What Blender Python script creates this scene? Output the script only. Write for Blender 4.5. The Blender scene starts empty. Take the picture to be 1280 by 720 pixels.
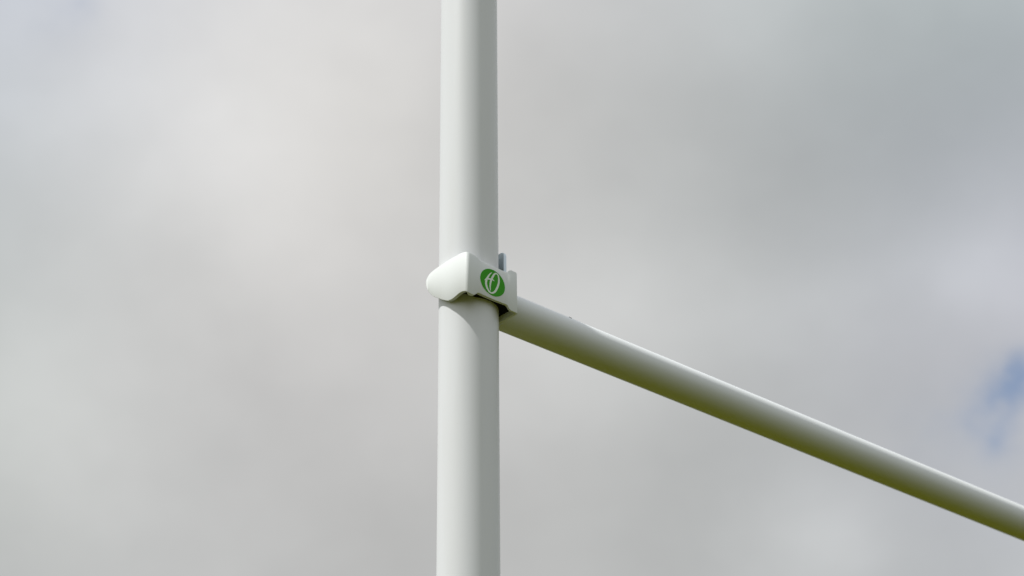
import bpy, bmesh, math
from mathutils import Vector, Matrix, noise

sc = bpy.context.scene
COL = sc.collection
rad = math.radians

# ------------------------------------------------------------------ the place
# metres; camera stands at the origin in plan and looks along +Y
BAR_H = 3.0                                   # height of the crossbar
CAM_H = BAR_H - 1.63406
F_PX, PITCH, ROLL = 2863.42, 0.5055487, -0.0092186
YAW_BAR = 0.846998                            # the crossbar leaves the upright at this heading
POST = Vector((-0.0643461, 2.978867, 0.0))
R_POST, R_BAR = 0.0445, 0.02953
SPAN = 5.6
b = Vector((math.sin(YAW_BAR), math.cos(YAW_BAR), 0))      # along the bar
l = Vector((-math.cos(YAW_BAR), math.sin(YAW_BAR), 0))     # away behind the bracket
ROT_Z = math.atan2(b.y, b.x)                  # local x = b, local y = l

SUN_AZ = Vector((-0.914, -0.407))             # horizontal direction towards the sun
SUN_EL = rad(61)

# ------------------------------------------------------------------ helpers
def new_mat(name):
    m = bpy.data.materials.new(name); m.use_nodes = True
    nt = m.node_tree
    return m, nt, nt.nodes['Principled BSDF']

def N(nt, typ, **kw):
    n = nt.nodes.new(typ)
    for k, v in kw.items():
        setattr(n, k, v)
    return n

def set_in(n, **kw):
    for k, v in kw.items():
        n.inputs[k.replace('_', ' ')].default_value = v

def painted(name, col, dirt, rough=0.32, streak=(14, 14, 1.2), peel=0.02, coat=0.0):
    """weathered powder-coat: faint rain streaks, specks of dirt, orange peel"""
    m, nt, bs = new_mat(name)
    L = nt.links.new
    tc = N(nt, 'ShaderNodeTexCoord')
    mp = N(nt, 'ShaderNodeMapping'); mp.inputs['Scale'].default_value = streak
    L(tc.outputs['Object'], mp.inputs['Vector'])
    n1 = N(nt, 'ShaderNodeTexNoise'); set_in(n1, Scale=1.0, Detail=5.0, Roughness=0.6)
    L(mp.outputs['Vector'], n1.inputs['Vector'])
    r1 = N(nt, 'ShaderNodeMapRange'); r1.inputs['From Min'].default_value = 0.48; r1.inputs['From Max'].default_value = 0.8
    L(n1.outputs['Fac'], r1.inputs['Value'])
    n2 = N(nt, 'ShaderNodeTexNoise'); set_in(n2, Scale=160.0, Detail=3.0, Roughness=0.7)
    L(tc.outputs['Object'], n2.inputs['Vector'])
    r2 = N(nt, 'ShaderNodeMapRange'); r2.inputs['From Min'].default_value = 0.69; r2.inputs['From Max'].default_value = 0.76
    L(n2.outputs['Fac'], r2.inputs['Value'])
    a = N(nt, 'ShaderNodeMath', operation='MULTIPLY'); a.inputs[1].default_value = 0.3
    L(r1.outputs['Result'], a.inputs[0])
    c = N(nt, 'ShaderNodeMath', operation='MULTIPLY_ADD'); c.inputs[1].default_value = 0.35
    L(r2.outputs['Result'], c.inputs[0]); L(a.outputs[0], c.inputs[2])
    mx = N(nt, 'ShaderNodeMix', data_type='RGBA')
    mx.inputs[6].default_value = (*col, 1); mx.inputs[7].default_value = (*dirt, 1)
    L(c.outputs[0], mx.inputs[0]); L(mx.outputs[2], bs.inputs['Base Color'])
    rr = N(nt, 'ShaderNodeMapRange'); rr.inputs['To Min'].default_value = rough - 0.04; rr.inputs['To Max'].default_value = rough + 0.1
    L(n1.outputs['Fac'], rr.inputs['Value']); L(rr.outputs['Result'], bs.inputs['Roughness'])
    n3 = N(nt, 'ShaderNodeTexNoise'); set_in(n3, Scale=420.0, Detail=2.0)
    L(tc.outputs['Object'], n3.inputs['Vector'])
    bp = N(nt, 'ShaderNodeBump'); set_in(bp, Strength=peel, Distance=0.001)
    L(n3.outputs['Fac'], bp.inputs['Height']); L(bp.outputs['Normal'], bs.inputs['Normal'])
    bs.inputs['Coat Weight'].default_value = coat
    bs.inputs['Coat Roughness'].default_value = 0.12
    return m

M_POST = painted('white_post_paint', (0.75, 0.76, 0.77), (0.60, 0.59, 0.55), 0.36)
M_BAR = painted('white_bar_paint', (0.79, 0.81, 0.81), (0.60, 0.61, 0.56), 0.36, (1.2, 14, 14))
M_CLAMP = painted('white_moulding', (0.775, 0.80, 0.785), (0.66, 0.66, 0.62), 0.5, (22, 22, 6), 0.05)
M_TAB = painted('grey_metal', (0.62, 0.69, 0.72), (0.50, 0.55, 0.57), 0.42, (30, 30, 8), 0.05)
M_TAB.node_tree.nodes['Principled BSDF'].inputs['Metallic'].default_value = 1.0

def plain(name, col, rough):
    m, nt, bs = new_mat(name)
    tc = N(nt, 'ShaderNodeTexCoord')
    n = N(nt, 'ShaderNodeTexNoise'); set_in(n, Scale=250.0, Detail=3.0)
    nt.links.new(tc.outputs['Object'], n.inputs['Vector'])
    mx = N(nt, 'ShaderNodeMix', data_type='RGBA')
    mx.inputs[6].default_value = (*[x * 0.9 for x in col], 1); mx.inputs[7].default_value = (*[min(1, x * 1.1) for x in col], 1)
    nt.links.new(n.outputs['Fac'], mx.inputs[0]); nt.links.new(mx.outputs[2], bs.inputs['Base Color'])
    bs.inputs['Roughness'].default_value = rough
    return m
M_GREEN = plain('green_vinyl', (0.042, 0.34, 0.002), 0.5)
M_GREEN.node_tree.nodes['Principled BSDF'].inputs['Specular IOR Level'].default_value = 0.15
M_MARK = plain('white_vinyl', (0.80, 0.86, 0.76), 0.4)
M_SHADE = plain('shade_black', (0.014, 0.014, 0.013), 0.9)  # near-black colour for the added shade inside the clamp
M_SHADE.node_tree.nodes['Principled BSDF'].inputs['Specular IOR Level'].default_value = 0.1
M_CHIP = plain('dark_chip', (0.05, 0.045, 0.04), 0.8)

def link(name, bm, mats, parent=None, sharp=35):
    me = bpy.data.meshes.new(name)
    bmesh.ops.recalc_face_normals(bm, faces=bm.faces)
    bm.to_mesh(me); bm.free()
    for m in mats: me.materials.append(m)
    for p in me.polygons: p.use_smooth = True
    me.set_sharp_from_angle(angle=rad(sharp))
    o = bpy.data.objects.new(name, me); COL.objects.link(o)
    if parent: o.parent = parent
    return o

def tube(bm, r, x0, x1, axis, seg=128, rings=10, cap0=True, cap1=True, rnd=0.0015):
    """closed tube along local 'x' or 'z' with a small rounded rim on both ends"""
    st = [(x0, r - rnd), (x0 + rnd * .3, r - rnd * .3), (x0 + rnd, r)]
    st += [(x0 + (x1 - x0) * i / rings, r) for i in range(1, rings)]
    st += [(x1 - rnd, r), (x1 - rnd * .3, r - rnd * .3), (x1, r - rnd)]
    loops = []
    for x, q in st:
        lp = []
        for k in range(seg):
            a = 2 * math.pi * k / seg
            co = (x, q * math.cos(a), q * math.sin(a)) if axis == 'x' else (q * math.cos(a), q * math.sin(a), x)
            lp.append(bm.verts.new(co))
        loops.append(lp)
    for A, B in zip(loops, loops[1:]):
        for k in range(seg):
            bm.faces.new((A[k], A[(k + 1) % seg], B[(k + 1) % seg], B[k]))
    if cap0: bm.faces.new(loops[0])
    if cap1: bm.faces.new(loops[-1])

# ------------------------------------------------------------------ rugby goal
goal = bpy.data.objects.new('rugby_goal', None); COL.objects.link(goal)
goal.empty_display_size = 0.3
goal.location = POST; goal.rotation_euler = (0, 0, ROT_Z)
goal['label'] = 'white tubular rugby posts with a crossbar held in a clamp bearing a round green logo'
goal['category'] = 'rugby posts'

bm = bmesh.new(); tube(bm, R_POST, -0.02, 8.0, 'z', 160, 40)
up = link('upright', bm, [M_POST], goal)
up2 = up.copy(); up2.parent = goal; COL.objects.link(up2); up2.location = (SPAN, 0, 0)

# --- bracket: one moulded U-shaped clamp wrapped round the upright, its upper and lower
# edges scalloped; the side plates end in a rounded lobe behind the post
S_, T_, TH, RC = 0.0503, 0.0554, 0.0054, 0.0055
THR = 0.0039                       # the right plate is a little thinner
LOBE = 0.0405
side_top = [(-T_, 37), (-.049, 38.2), (-.044, 39.4), (-.038, 40), (-.023, 40.1), (.0075, 39.2), (.019, 38.3), (.0257, 37.3), (.031, 35.8), (.0345, 34), (.0375, 31.4), (.0394, 28.6), (.0402, 26.4), (LOBE, 24.6)]
side_bot = [(-T_, -29.4), (-.049, -27.6), (-.044, -26.4), (-.0388, -26.2), (-.033, -27.2), (-.027, -28.6), (-.021, -29.2), (-.0136, -28.4), (-.005, -24.4), (.0094, -15.4), (.018, -9.6), (.0251, -4), (.031, 2), (.0355, 8.4), (.0383, 14), (.0397, 18.4), (LOBE, 23.4)]
front_top = [(-S_, 36.6), (-.044, 36.4), (-.040, 36.3), (-.036, 35.9), (-.0324, 34.9), (-.0285, 32.8), (-.0248, 30.9), (-.020, 30.0), (-.0098, 29.7), (.0255, 29.7), (.028, 30.3), (.0315, 33.8), (.034, 35.9), (.0365, 36.5), (.0445, 36.1), (.0475, 35.4), (S_ + .001, 34.4)]
front_bot = [(-S_, -30.0), (-.0455, -31.4), (-.042, -32), (-.0369, -31.7), (-.035, -30.6), (-.030, -26.2), (-.0272, -24.9), (-.02, -25.3), (.005, -26), (.0255, -25.7), (.028, -26.6), (.0325, -31.2), (.035, -32.4), (.047, -32.8), (S_ + .001, -32.9)]
ret_top = [(-T_, 34.4), (-.05, 35.4), (-.045, 36), (.0075, 36.5), (.0257, 36.3), (.031, 35.4), (.0345, 34), (.0375, 31.4), (.0394, 28.6), (.0402, 26.4), (LOBE, 24.6)]
ret_bot = [(-T_, -32.9), (-.008, -33.4), (.002, -30), (.0094, -24), (.018, -14), (.0251, -5), (.031, 2), (.0355, 8.4), (.0383, 14), (.0397, 18.4), (LOBE, 23.4)]

def spl(tab, x):
    """monotone cubic through a table"""
    n = len(tab)
    if x <= tab[0][0]: return tab[0][1]
    if x >= tab[-1][0]: return tab[-1][1]
    d = [(tab[i + 1][1] - tab[i][1]) / (tab[i + 1][0] - tab[i][0]) for i in range(n - 1)]
    def sl(i):
        if i == 0: return d[0]
        if i == n - 1: return d[-1]
        return 0 if d[i - 1] * d[i] <= 0 else 2 * d[i - 1] * d[i] / (d[i - 1] + d[i])
    for i in range(n - 1):
        if x <= tab[i + 1][0]:
            h = tab[i + 1][0] - tab[i][0]; t = (x - tab[i][0]) / h
            return ((2*t**3 - 3*t**2 + 1) * tab[i][1] + (t**3 - 2*t**2 + t) * h * sl(i)
                    + (-2*t**3 + 3*t**2) * tab[i + 1][1] + (t**3 - t**2) * h * sl(i + 1))

def bracket_mesh():
    SR = S_ - 0.0014                       # right plate stands a touch further out
    st = []                                # (x, y, nx, ny, ztop, zbot): outer surface and its normal
    def side(sign, s, q, tt, tb):
        k = q / KQ if q > 0 else q
        st.append((sign * s, q, sign, 0, spl(tt, k), spl(tb, k)))
    KQ = 0.968; tip = LOBE * KQ
    qs = [tip - (tip + T_ - RC) * (i / 70) ** 1.6 for i in range(71)]
    for q in qs: side(-1, S_, q, side_top, side_bot)
    for k in range(1, 12):                 # front left corner, rounded
        a = math.pi / 2 * k / 12
        nx, ny = -math.cos(a), -math.sin(a)
        x, y = -S_ + RC + RC * nx, -T_ + RC + RC * ny
        w = k / 12; w = w * w * (3 - 2 * w)
        st.append((x, y, nx, ny,
                   spl(side_top, y) * (1 - w) + spl(front_top, x) * w,
                   spl(side_bot, y) * (1 - w) + spl(front_bot, x) * w))
    n = 90
    for i in range(n + 1):
        x = -S_ + RC + (SR + S_ - RC - .004) * i / n
        st.append((x, -T_, 0, -1, spl(front_top, x), spl(front_bot, x)))
    r2 = .004
    for k in range(1, 10):
        a = math.pi / 2 * k / 10
        nx, ny = math.sin(a), -math.cos(a)
        x, y = SR - r2 + r2 * nx, -T_ + r2 + r2 * ny
        w = k / 10; w = w * w * (3 - 2 * w)
        st.append((x, y, nx, ny, spl(front_top, x) * (1 - w) + spl(ret_top, y) * w,
                   spl(front_bot, x) * (1 - w) + spl(ret_bot, y) * w))
    qs = [-T_ + r2 + (tip + T_ - r2) * (1 - (1 - i / 60) ** 1.6) for i in range(61)]
    for q in qs: side(1, SR, q, ret_top, ret_bot)
    bm = bmesh.new(); loops = []
    for x, y, nx, ny, zt, zb in st:
        zt = (zt - 1.2) / 1000; zb = (zb - 0.7) / 1000
        e = min(0.0007, (zt - zb) * 0.45)
        f = 0.0007
        wr = min(1, max(0, (x + .01) / .05)); th = TH + (THR - TH) * wr
        prof = [(0, zb + e), (0, zt - e), (f * .3, zt - e * .3), (f, zt), (th - f, zt), (th - f * .3, zt - e * .3), (th, zt - e),
                (th, zb + e), (th - f * .3, zb + e * .3), (th - f, zb), (f, zb), (f * .3, zb + e * .3)]
        loops.append([bm.verts.new((x - nx * d, y - ny * d, z)) for d, z in prof])
    for A, B in zip(loops, loops[1:]):
        for k in range(len(A)):
            bm.faces.new((A[k], A[(k + 1) % len(A)], B[(k + 1) % len(A)], B[k]))
    bm.faces.new(loops[0]); bm.faces.new(loops[-1])
    return bm

br = link('bracket', bracket_mesh(), [M_CLAMP], goal, 40)
br.location = (0, 0, BAR_H)
br['label'] = 'white moulded clamp with scalloped edges wrapped round the upright'
br2 = br.copy(); br2.parent = goal; COL.objects.link(br2)
br2.location = (SPAN, 0, BAR_H); br2.rotation_euler = (0, 0, math.pi)

# --- black fill added inside the clamp, standing in for the shade in its gap
def shade_fill_mesh():
    i0 = TH - 0.0002
    y0, y1 = -T_ + i0, -0.0470            # front of the fill
    SR = S_ - 0.0014
    x0, x1 = -S_ + TH + .0003, SR - THR - .0002
    bm = bmesh.new()
    def slab(path, zt, zb):
        def low(px):       # the fill stops short near the left end
            w = min(1, max(0, (px + 0.034) / 0.012)); return zb + 0.0055 * (1 - w)
        L = [[bm.verts.new((px, py, z)) for z in (low(px), zt)] for px, py in path]
        n = len(L)
        for k in range(n):
            A, B = L[k], L[(k + 1) % n]
            bm.faces.new((A[0], B[0], B[1], A[1]))
        bm.faces.new([q[1] for q in L]); bm.faces.new([q[0] for q in reversed(L)])
        bmesh.ops.triangulate(bm, faces=bm.faces)
    import math as _m
    rp = R_POST + 0.0006
    pts = [(x0, y0), (x1, y0), (x1, -0.012)]
    a0 = _m.atan2(-0.012, rp)
    arc = []
    for k in range(33):
        a = _m.radians(-14) + (_m.radians(-166) - _m.radians(-14)) * k / 32
        x, y = rp * _m.cos(a), rp * _m.sin(a)
        arc.append((max(min(x, x1 - 1e-4), x0 + 1e-4), y))
    slab(pts + arc + [(x0, -0.012)], 0.0240, -0.0242)
    return bm
shade_fill = link('clamp_shade_fill', shade_fill_mesh(), [M_SHADE], br)
shade_fill['label'] = 'black fill added as shade between the clamp and the upright'

# --- round sticker on the bracket's front face: green disc with the white H O monogram
def sticker_mesh():
    RX, RZ, CX, CZ = 0.0240, 0.0217, -0.0012, 0.0006
    bm = bmesh.new()
    y0, y1 = -T_ + 0.0002, -T_ - 0.0004
    seg = 96
    def ring(s, y): return [bm.verts.new((CX + RX * s * math.cos(2*math.pi*k/seg), y, CZ + RZ * s * math.sin(2*math.pi*k/seg))) for k in range(seg)]
    A, B = ring(1.0, y0), ring(1.0, y1)
    for k in range(seg):
        f = bm.faces.new((A[k], A[(k+1) % seg], B[(k+1) % seg], B[k])); f.material_index = 1
    f = bm.faces.new(B); f.material_index = 0
    CT, ST = math.cos(rad(17)), math.sin(rad(17))      # the sticker was put on a little askew
    def stroke(pts, y):
        # pts: (px, py, width) on a 720 px drawing of the mark, circle centre (361,366), radius 339
        P = []
        for i in range(len(pts) - 1):       # Catmull-Rom
            p0 = pts[max(i-1, 0)]; p1 = pts[i]; p2 = pts[i+1]; p3 = pts[min(i+2, len(pts)-1)]
            for k in range(6):
                t = k / 6
                P.append(tuple(.5*((2*p1[c]) + (-p0[c]+p2[c])*t + (2*p0[c]-5*p1[c]+4*p2[c]-p3[c])*t*t + (-p0[c]+3*p1[c]-3*p2[c]+p3[c])*t**3) for c in range(3)))
        P.append(pts[-1])
        prev = None
        for i, (px, py, w) in enumerate(P):
            a = P[max(i-1, 0)]; c = P[min(i+1, len(P)-1)]
            dx, dy = c[0]-a[0], c[1]-a[1]; n = math.hypot(dx, dy) or 1
            ox, oy = -dy/n*w*.64, dx/n*w*.64
            def V(X, Y):
                u, v = (X-361)/339, -(Y-366)/339
                return bm.verts.new((CX + RX*(u*CT - v*ST), y, CZ + RZ*(u*ST + v*CT)))
            cur = (V(px+ox, py+oy), V(px-ox, py-oy))
            if prev:
                f = bm.faces.new((prev[0], prev[1], cur[1], cur[0])); f.material_index = 1
            prev = cur
    stroke([(418,112,8),(370,140,18),(310,190,26),(240,262,36),(195,318,42),(160,400,44),(155,470,42),(165,540,40),(195,600,34),(240,628,30),(300,618,32),(370,575,36),(450,490,38),(520,390,38),(560,300,36),(578,220,30),(575,165,27),(550,136,26),(515,133,26),(460,165,32),(400,230,36),(350,290,38),(310,350,36),(270,430,30),(245,510,22),(235,570,14)], y1 - 0.0001)
    stroke([(138,326,5),(175,300,16),(230,286,28),(300,284,28),(360,291,28),(395,306,22),(422,328,5)], y1 - 0.0002)
    return bm
stk = link('logo_sticker', sticker_mesh(), [M_GREEN, M_MARK], br)
stk['label'] = 'round green sticker with a thin white script monogram'

# --- crossbar: tube, slipped onto the bracket by a flat hook plate at its end
TAB0, TAB1 = 0.0505, 0.0562
bm = bmesh.new(); tube(bm, R_BAR, TAB1, SPAN - TAB1, 'x', 128, 60)
# weld bead round the end of the tube
seg = 96; L = []
for i in range(9):
    a = math.pi * 2 * i / 8
    lp = []
    for k in range(seg):
        u = 2 * math.pi * k / seg
        q = R_BAR + 0.0018 * math.sin(a) * (1 + .18 * noise.noise(Vector((math.cos(u) * 9, math.sin(u) * 9, i))))
        lp.append(bm.verts.new((TAB1 + .0012 + 0.0020 * math.cos(a), q * math.cos(u), q * math.sin(u))))
    L.append(lp)
for A, B in zip(L, L[1:]):
    for k in range(seg): bm.faces.new((A[k], A[(k + 1) % seg], B[(k + 1) % seg], B[k]))
# a tiny dark chip on the top of the bar
for (cx, ca, sz) in ((0.1886, 0.60, 0.0013), (0.1912, 0.63, 0.0011)):
    m = Matrix.Translation((cx, -R_BAR * math.sin(ca), R_BAR * math.cos(ca))) @ Matrix.Rotation(ca, 4, 'X') @ Matrix.Diagonal((sz * 1.5, sz, sz * 0.7, 1))
    g = bmesh.ops.create_icosphere(bm, subdivisions=2, radius=1.0, matrix=m)
    for v in g['verts']:
        for f in v.link_faces: f.material_index = 1
bar = link('crossbar', bm, [M_BAR, M_CHIP], goal)
bar.location = (0, 0, BAR_H)

def tab_mesh(x0, x1):
    hw, zt, zb, rc = 0.0222, 0.0880, -0.0270, 0.0075
    out = []
    for sx, sz, a0 in ((1, 1, 0), (-1, 1, 90), (-1, -1, 180), (1, -1, 270)):
        cy = sx * (hw - rc); cz = (zt - rc) if sz > 0 else (zb + rc)
        for k in range(9):
            a = rad(a0 + 90 * k / 8); out.append((cy + rc * math.cos(a), cz + rc * math.sin(a)))
    bm = bmesh.new(); e = .0007
    cyy, czz = 0, (zt + zb) / 2
    def lp(x, ins):
        return [bm.verts.new((x, y - math.copysign(ins, y), z - math.copysign(ins, z - czz))) for y, z in out]
    L = [lp(x0, e), lp(x0 + e, 0), lp(x1 - e, 0), lp(x1, e)]
    for A, B in zip(L, L[1:]):
        for k in range(len(A)): bm.faces.new((A[k], A[(k+1) % len(A)], B[(k+1) % len(A)], B[k]))
    bm.faces.new(L[0]); bm.faces.new(L[-1])
    return bm
tb = link('hook_plate', tab_mesh(TAB0, TAB1 - .0002), [M_TAB], bar)
tb['label'] = 'grey round-cornered metal plate standing up behind the clamp'

# ------------------------------------------------------------------ ground
def ground():
    bm = bmesh.new()
    xs = sorted({s * v for s in (-1, 1) for v in (0, 3, 8, 20, 50, 120, 300, 800, 2000, 4000)})
    V = {(i, j): bm.verts.new((x, y + 3, 0)) for i, x in enumerate(xs) for j, y in enumerate(xs)}
    for i in range(len(xs) - 1):
        for j in range(len(xs) - 1):
            bm.faces.new((V[i, j], V[i+1, j], V[i+1, j+1], V[i, j+1]))
    m, nt, bs = new_mat('pitch_grass'); Lk = nt.links.new
    tc = N(nt, 'ShaderNodeTexCoord')
    a = N(nt, 'ShaderNodeTexNoise'); set_in(a, Scale=0.35, Detail=6.0, Roughness=0.65)
    c = N(nt, 'ShaderNodeTexNoise'); set_in(c, Scale=60.0, Detail=4.0, Roughness=0.7)
    Lk(tc.outputs['Object'], a.inputs['Vector']); Lk(tc.outputs['Object'], c.inputs['Vector'])
    mx = N(nt, 'ShaderNodeMix', data_type='RGBA')
    mx.inputs[6].default_value = (0.051, 0.055, 0.0058, 1); mx.inputs[7].default_value = (0.069, 0.069, 0.0078, 1)
    Lk(a.outputs['Fac'], mx.inputs[0])
    m2 = N(nt, 'ShaderNodeMix', data_type='RGBA', blend_type='MULTIPLY'); m2.inputs[0].default_value = 0.5
    r = N(nt, 'ShaderNodeMapRange'); r.inputs['To Min'].default_value = 0.4; r.inputs['To Max'].default_value = 1.6
    Lk(c.outputs['Fac'], r.inputs['Value']); Lk(mx.outputs[2], m2.inputs[6]); Lk(r.outputs['Result'], m2.inputs[7])
    Lk(m2.outputs[2], bs.inputs['Base Color'])
    bs.inputs['Roughness'].default_value = 0.9
    bs.inputs['Specular IOR Level'].default_value = 0.0
    bp = N(nt, 'ShaderNodeBump'); set_in(bp, Strength=0.6, Distance=0.03)
    Lk(c.outputs['Fac'], bp.inputs['Height']); Lk(bp.outputs['Normal'], bs.inputs['Normal'])
    o = link('ground', bm, [m]); o['kind'] = 'structure'
    return o
ground()

# ------------------------------------------------------------------ sky: Nishita seen through gaps in a soft overcast
def direction(az, el):
    """world direction from heading (deg, 0 = +Y, positive to +X) and elevation (deg)"""
    az, el = rad(az), rad(el)
    return Vector((math.sin(az) * math.cos(el), math.cos(az) * math.cos(el), math.sin(el)))

world = bpy.data.worlds.new('World'); sc.world = world; world.use_nodes = True
nt = world.node_tree; Lk = nt.links.new
bg = nt.nodes['Background']; bg.inputs['Strength'].default_value = 1.0
sky = N(nt, 'ShaderNodeTexSky', sky_type='NISHITA')
sky.sun_disc = False
sky.sun_elevation = SUN_EL
sky.sun_rotation = math.atan2(SUN_AZ.x, SUN_AZ.y)
sky.altitude = 50; sky.air_density = 1.0; sky.dust_density = 1.5; sky.ozone_density = 0.3
tc = N(nt, 'ShaderNodeTexCoord')
# the cloud field is ragged: bend the look-up direction with noise
wn = N(nt, 'ShaderNodeTexNoise'); set_in(wn, Scale=9.0, Detail=4.0, Roughness=0.55)
Lk(tc.outputs['Generated'], wn.inputs['Vector'])
w1 = N(nt, 'ShaderNodeVectorMath', operation='SUBTRACT'); w1.inputs[1].default_value = (0.5, 0.5, 0.5)
Lk(wn.outputs['Color'], w1.inputs[0])
w2 = N(nt, 'ShaderNodeVectorMath', operation='MULTIPLY_ADD'); w2.inputs[1].default_value = (0.035,) * 3
Lk(w1.outputs[0], w2.inputs[0]); Lk(tc.outputs['Generated'], w2.inputs[2])
w3 = N(nt, 'ShaderNodeVectorMath', operation='NORMALIZE'); Lk(w2.outputs[0], w3.inputs[0])
DIR = w3.outputs[0]

def lobe(az, el, sig, src=None):
    d = N(nt, 'ShaderNodeVectorMath', operation='DOT_PRODUCT'); d.inputs[1].default_value = direction(az, el)
    Lk(src or DIR, d.inputs[0])
    k = 1 / rad(sig) ** 2
    m = N(nt, 'ShaderNodeMath', operation='MULTIPLY_ADD'); m.inputs[1].default_value = k; m.inputs[2].default_value = -k
    Lk(d.outputs['Value'], m.inputs[0])
    e = N(nt, 'ShaderNodeMath', operation='EXPONENT'); Lk(m.outputs[0], e.inputs[0])
    return e.outputs[0]

# brightness of the cloud deck: (heading, elevation, spread, dr, dg, db), display-referred
BASE = (0.735, 0.745, 0.755)
#@LOBES@
LOBES = [
    (8.65, 22.25, 1.1, 0.0637, 0.0637, 0.0637),
    (6.98, 22.08, 1.1, 0.0222, 0.0222, 0.0222),
    (12.65, 28.76, 1.1, 0.0180, 0.0180, 0.0180),
    (14.13, 28.60, 1.1, 0.0423, 0.0423, 0.0423),
    (-12.08, 31.78, 1.1, 0.0035, 0.0035, 0.0035),
    (-17.30, 36.17, 5.5, -0.0163, -0.0065, 0.0257),
    (-11.22, 36.86, 5.5, -0.0013, -0.0070, -0.0025),
    (-4.87, 37.25, 5.5, 0.0338, 0.0312, 0.0162),
    (1.59, 37.29, 5.5, 0.0415, 0.0366, 0.0547),
    (8.00, 36.98, 5.5, -0.0550, -0.0616, -0.0633),
    (14.22, 36.35, 5.5, 0.0632, 0.0917, 0.0806),
    (-16.57, 31.60, 5.5, -0.0011, 0.0077, 0.0064),
    (-10.74, 32.19, 5.5, 0.0177, 0.0081, -0.0011),
    (-4.69, 32.51, 5.5, -0.0811, -0.0854, -0.1108),
    (1.46, 32.54, 5.5, 0.0062, 0.0058, 0.0064),
    (7.57, 32.28, 5.5, -0.0186, -0.0151, -0.0328),
    (13.51, 31.73, 5.5, -0.0477, -0.0551, -0.0435),
    (-15.89, 26.99, 5.5, -0.1112, -0.1070, -0.1272),
    (-10.31, 27.47, 5.5, 0.0939, 0.0930, 0.1083),
    (-4.53, 27.73, 5.5, 0.0166, 0.0156, 0.0257),
    (1.34, 27.75, 5.5, 0.0661, 0.0613, 0.0692),
    (7.18, 27.52, 5.5, -0.1121, -0.1014, -0.1143),
    (12.87, 27.06, 5.5, 0.0324, 0.0174, 0.0475),
    (-15.27, 22.38, 5.5, -0.0325, -0.0313, -0.0406),
    (-9.91, 22.76, 5.5, 0.0421, 0.0367, 0.0395),
    (-4.38, 22.96, 5.5, -0.1504, -0.1530, -0.1725),
    (1.24, 22.97, 5.5, 0.0915, 0.0903, 0.0881),
    (6.82, 22.78, 5.5, -0.0884, -0.0946, -0.0986),
    (12.27, 22.41, 5.5, 0.0139, 0.0231, 0.0119),
    (1.43, 31.15, 2.2, -0.0273, -0.0273, -0.0273),
    (2.73, 28.72, 2.2, 0.0788, 0.0788, 0.0788),
    (7.24, 31.11, 2.2, -0.0307, -0.0307, -0.0307),
    (8.10, 27.86, 2.2, 0.0743, 0.0743, 0.0743),
    (-12.70, 25.32, 2.2, 0.0521, 0.0521, 0.0521),
    (-9.44, 27.72, 2.2, -0.0061, -0.0061, -0.0061),
    (-13.16, 35.12, 2.2, -0.0208, -0.0208, -0.0208),
    (-8.04, 33.36, 3.2, 0.0672, 0.0672, 0.0672),
    (11.46, 31.75, 3.2, 0.0143, 0.0143, 0.0143),
    (1.35, 28.15, 3.2, -0.0002, -0.0002, -0.0002),
    (13.32, 28.79, 3.2, 0.0281, 0.0281, 0.0281),
    (-12.28, 25.35, 3.2, -0.0017, -0.0017, -0.0017),
    (14.70, 33.55, 3.2, -0.1120, -0.1120, -0.1120),
    (-110.00, 50.00, 38.0, 0.1900, 0.1900, 0.1900),
    (0.00, 90.00, 35.0, 0.0700, 0.0750, 0.0800),
    (145.00, 35.00, 45.0, 0.0700, 0.0750, 0.0850),
]
GAPS = [(14.05, 25.96, 0.40, 0.62), (13.60, 25.77, 0.42, 0.28), (13.31, 25.52, 0.36, 0.26), (12.70, 25.11, 0.36, 0.26), (13.13, 24.52, 0.30, 0.30), (13.26, 25.15, 0.70, 0.12), (11.50, 24.73, 0.70, 0.10), (13.31, 23.68, 0.90, 0.06), (-13.14, 35.28, 0.40, 0.10), (-12.85, 35.42, 0.25, 0.08), (-13.85, 35.00, 0.70, 0.06), (60, 20, 9, 0.5), (-70, 25, 8, 0.4), (170, 40, 14, 0.4), (20, 70, 8, 0.3)]
val = None
def add_lobe(val, lb):
    az, el, sg, r, g, bl = lb
    s = lobe(az, el, sg)
    n = N(nt, 'ShaderNodeVectorMath', operation='MULTIPLY_ADD')
    cx = N(nt, 'ShaderNodeCombineXYZ')
    for i in range(3): Lk(s, cx.inputs[i])
    Lk(cx.outputs[0], n.inputs[0]); n.inputs[1].default_value = (r, g, bl)
    if val is None: n.inputs[2].default_value = BASE
    else: Lk(val, n.inputs[2])
    return n.outputs[0]
for lb in LOBES: val = add_lobe(val, lb)
# soft fine structure of the clouds
fn = N(nt, 'ShaderNodeTexNoise'); set_in(fn, Scale=11.0, Detail=5.0, Roughness=0.5)
mpg = N(nt, 'ShaderNodeMapping'); mpg.inputs['Scale'].default_value = (1, 1, 1.2); mpg.inputs['Location'].default_value = (3.1, 0.7, 1.9)
Lk(tc.outputs['Generated'], mpg.inputs['Vector']); Lk(mpg.outputs['Vector'], fn.inputs['Vector'])
fr = N(nt, 'ShaderNodeMapRange'); set_in(fr); fr.inputs['From Min'].default_value = 0.3; fr.inputs['From Max'].default_value = 0.7
fr.inputs['To Min'].default_value = 0.976; fr.inputs['To Max'].default_value = 1.024
Lk(fn.outputs['Fac'], fr.inputs['Value'])
f2 = N(nt, 'ShaderNodeTexNoise'); set_in(f2, Scale=34.0, Detail=4.0, Roughness=0.5)
Lk(mpg.outputs['Vector'], f2.inputs['Vector'])
f3 = N(nt, 'ShaderNodeMapRange'); f3.inputs['From Min'].default_value = 0.3; f3.inputs['From Max'].default_value = 0.7
f3.inputs['To Min'].default_value = 0.994; f3.inputs['To Max'].default_value = 1.006
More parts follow.
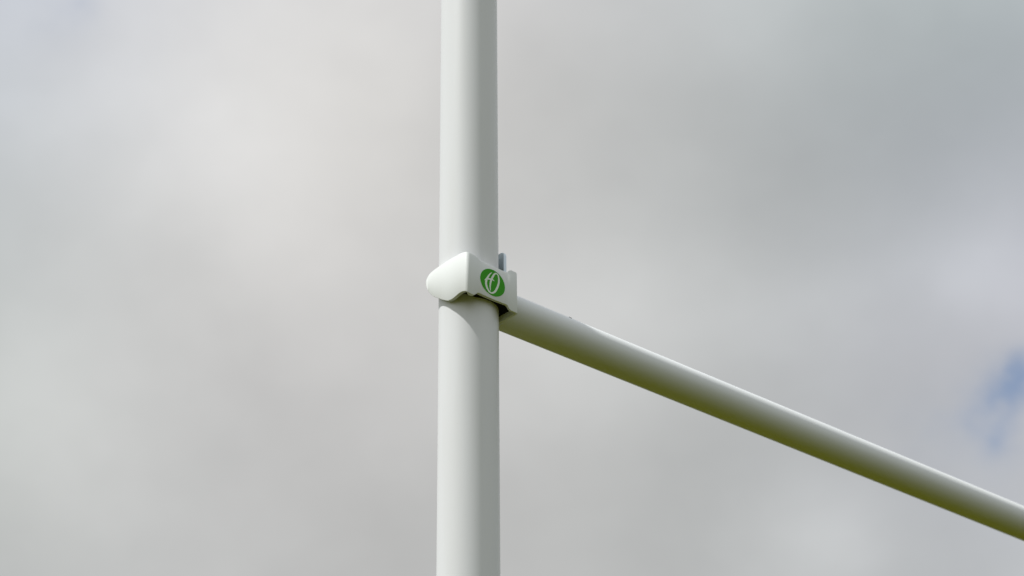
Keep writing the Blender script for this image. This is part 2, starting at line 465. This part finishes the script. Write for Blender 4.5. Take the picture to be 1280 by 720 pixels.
Lk(f2.outputs['Fac'], f3.inputs['Value'])
fm = N(nt, 'ShaderNodeMath', operation='MULTIPLY'); Lk(fr.outputs['Result'], fm.inputs[0]); Lk(f3.outputs['Result'], fm.inputs[1])
sc1 = N(nt, 'ShaderNodeVectorMath', operation='SCALE'); Lk(val, sc1.inputs[0]); Lk(fm.outputs[0], sc1.inputs['Scale'])
gm = N(nt, 'ShaderNodeGamma'); gm.inputs['Gamma'].default_value = 2.2
Lk(sc1.outputs[0], gm.inputs['Color'])
# overcast skies darken towards the horizon
sx = N(nt, 'ShaderNodeSeparateXYZ'); Lk(DIR, sx.inputs[0])
hz = N(nt, 'ShaderNodeMapRange', interpolation_type='SMOOTHSTEP')
hz.inputs['From Min'].default_value = 0.0; hz.inputs['From Max'].default_value = 0.36
hz.inputs['To Min'].default_value = 0.32; hz.inputs['To Max'].default_value = 1.0
Lk(sx.outputs['Z'], hz.inputs['Value'])
hs = N(nt, 'ShaderNodeVectorMath', operation='SCALE'); Lk(gm.outputs['Color'], hs.inputs[0]); Lk(hz.outputs['Result'], hs.inputs['Scale'])
# gaps of blue sky
gw = N(nt, 'ShaderNodeTexNoise'); set_in(gw, Scale=70.0, Detail=3.0, Roughness=0.5)
Lk(tc.outputs['Generated'], gw.inputs['Vector'])
g1 = N(nt, 'ShaderNodeVectorMath', operation='SUBTRACT'); g1.inputs[1].default_value = (0.5, 0.5, 0.5)
Lk(gw.outputs['Color'], g1.inputs[0])
g2 = N(nt, 'ShaderNodeVectorMath', operation='MULTIPLY_ADD'); g2.inputs[1].default_value = (0.012,) * 3
Lk(g1.outputs[0], g2.inputs[0]); Lk(tc.outputs['Generated'], g2.inputs[2])
g3 = N(nt, 'ShaderNodeVectorMath', operation='NORMALIZE'); Lk(g2.outputs[0], g3.inputs[0])
GDIR = g3.outputs[0]
gap = None
for (az, el, sg, amt) in GAPS:
    s = lobe(az, el, sg, GDIR)
    m = N(nt, 'ShaderNodeMath', operation='MULTIPLY_ADD'); m.inputs[1].default_value = amt
    Lk(s, m.inputs[0])
    if gap is None: m.inputs[2].default_value = 0.0
    else: Lk(gap, m.inputs[2])
    gap = m.outputs[0]
gn = N(nt, 'ShaderNodeTexNoise'); set_in(gn, Scale=90.0, Detail=4.0, Roughness=0.5)
Lk(tc.outputs['Generated'], gn.inputs['Vector'])
gr = N(nt, 'ShaderNodeMapRange'); gr.inputs['From Min'].default_value = 0.33; gr.inputs['From Max'].default_value = 0.66
gr.inputs['To Min'].default_value = 0.5; gr.inputs['To Max'].default_value = 1.1
Lk(gn.outputs['Fac'], gr.inputs['Value'])
gmul = N(nt, 'ShaderNodeMath', operation='MULTIPLY', use_clamp=True); Lk(gap, gmul.inputs[0]); Lk(gr.outputs['Result'], gmul.inputs[1])
skm = N(nt, 'ShaderNodeVectorMath', operation='SCALE'); skm.inputs['Scale'].default_value = 0.14
Lk(sky.outputs['Color'], skm.inputs[0])
mix = N(nt, 'ShaderNodeMix', data_type='RGBA')
Lk(gmul.outputs[0], mix.inputs[0]); Lk(hs.outputs[0], mix.inputs[6]); Lk(skm.outputs[0], mix.inputs[7])
Lk(mix.outputs[2], bg.inputs['Color'])

# ------------------------------------------------------------------ sun
sd = bpy.data.lights.new('sun', 'SUN'); sd.energy = 4.25; sd.angle = rad(1.2); sd.color = (1.0, 0.99, 0.965)
so = bpy.data.objects.new('sun', sd); COL.objects.link(so)
h = Vector((SUN_AZ.x, SUN_AZ.y)).normalized()
tosun = Vector((h.x * math.cos(SUN_EL), h.y * math.cos(SUN_EL), math.sin(SUN_EL)))
so.rotation_euler = tosun.to_track_quat('Z', 'Y').to_euler()
so.location = tosun * 50

# ------------------------------------------------------------------ camera
cd = bpy.data.cameras.new('camera'); co = bpy.data.objects.new('camera', cd); COL.objects.link(co)
R0 = Vector((1, 0, 0)); U0 = Vector((0, -math.sin(PITCH), math.cos(PITCH))); FW = Vector((0, math.cos(PITCH), math.sin(PITCH)))
R = R0 * math.cos(ROLL) + U0 * math.sin(ROLL); U = -R0 * math.sin(ROLL) + U0 * math.cos(ROLL)
mt = Matrix((R, U, -FW)).transposed().to_4x4(); mt.translation = (0, 0, CAM_H)
co.matrix_world = mt
cd.sensor_width = 36; cd.lens = 36 * F_PX / 1280
cd.clip_start = 0.05; cd.clip_end = 12000
cd.dof.use_dof = True; cd.dof.focus_distance = 3.30; cd.dof.aperture_fstop = 5.6
sc.camera = co

sc.render.engine = 'CYCLES'
sc.cycles.use_denoising = True
sc.cycles.max_bounces = 8
sc.view_settings.view_transform = 'Standard'; sc.view_settings.look = 'None'
sc.view_settings.exposure = 0; sc.view_settings.gamma = 1; sc.view_settings.use_curve_mapping = False
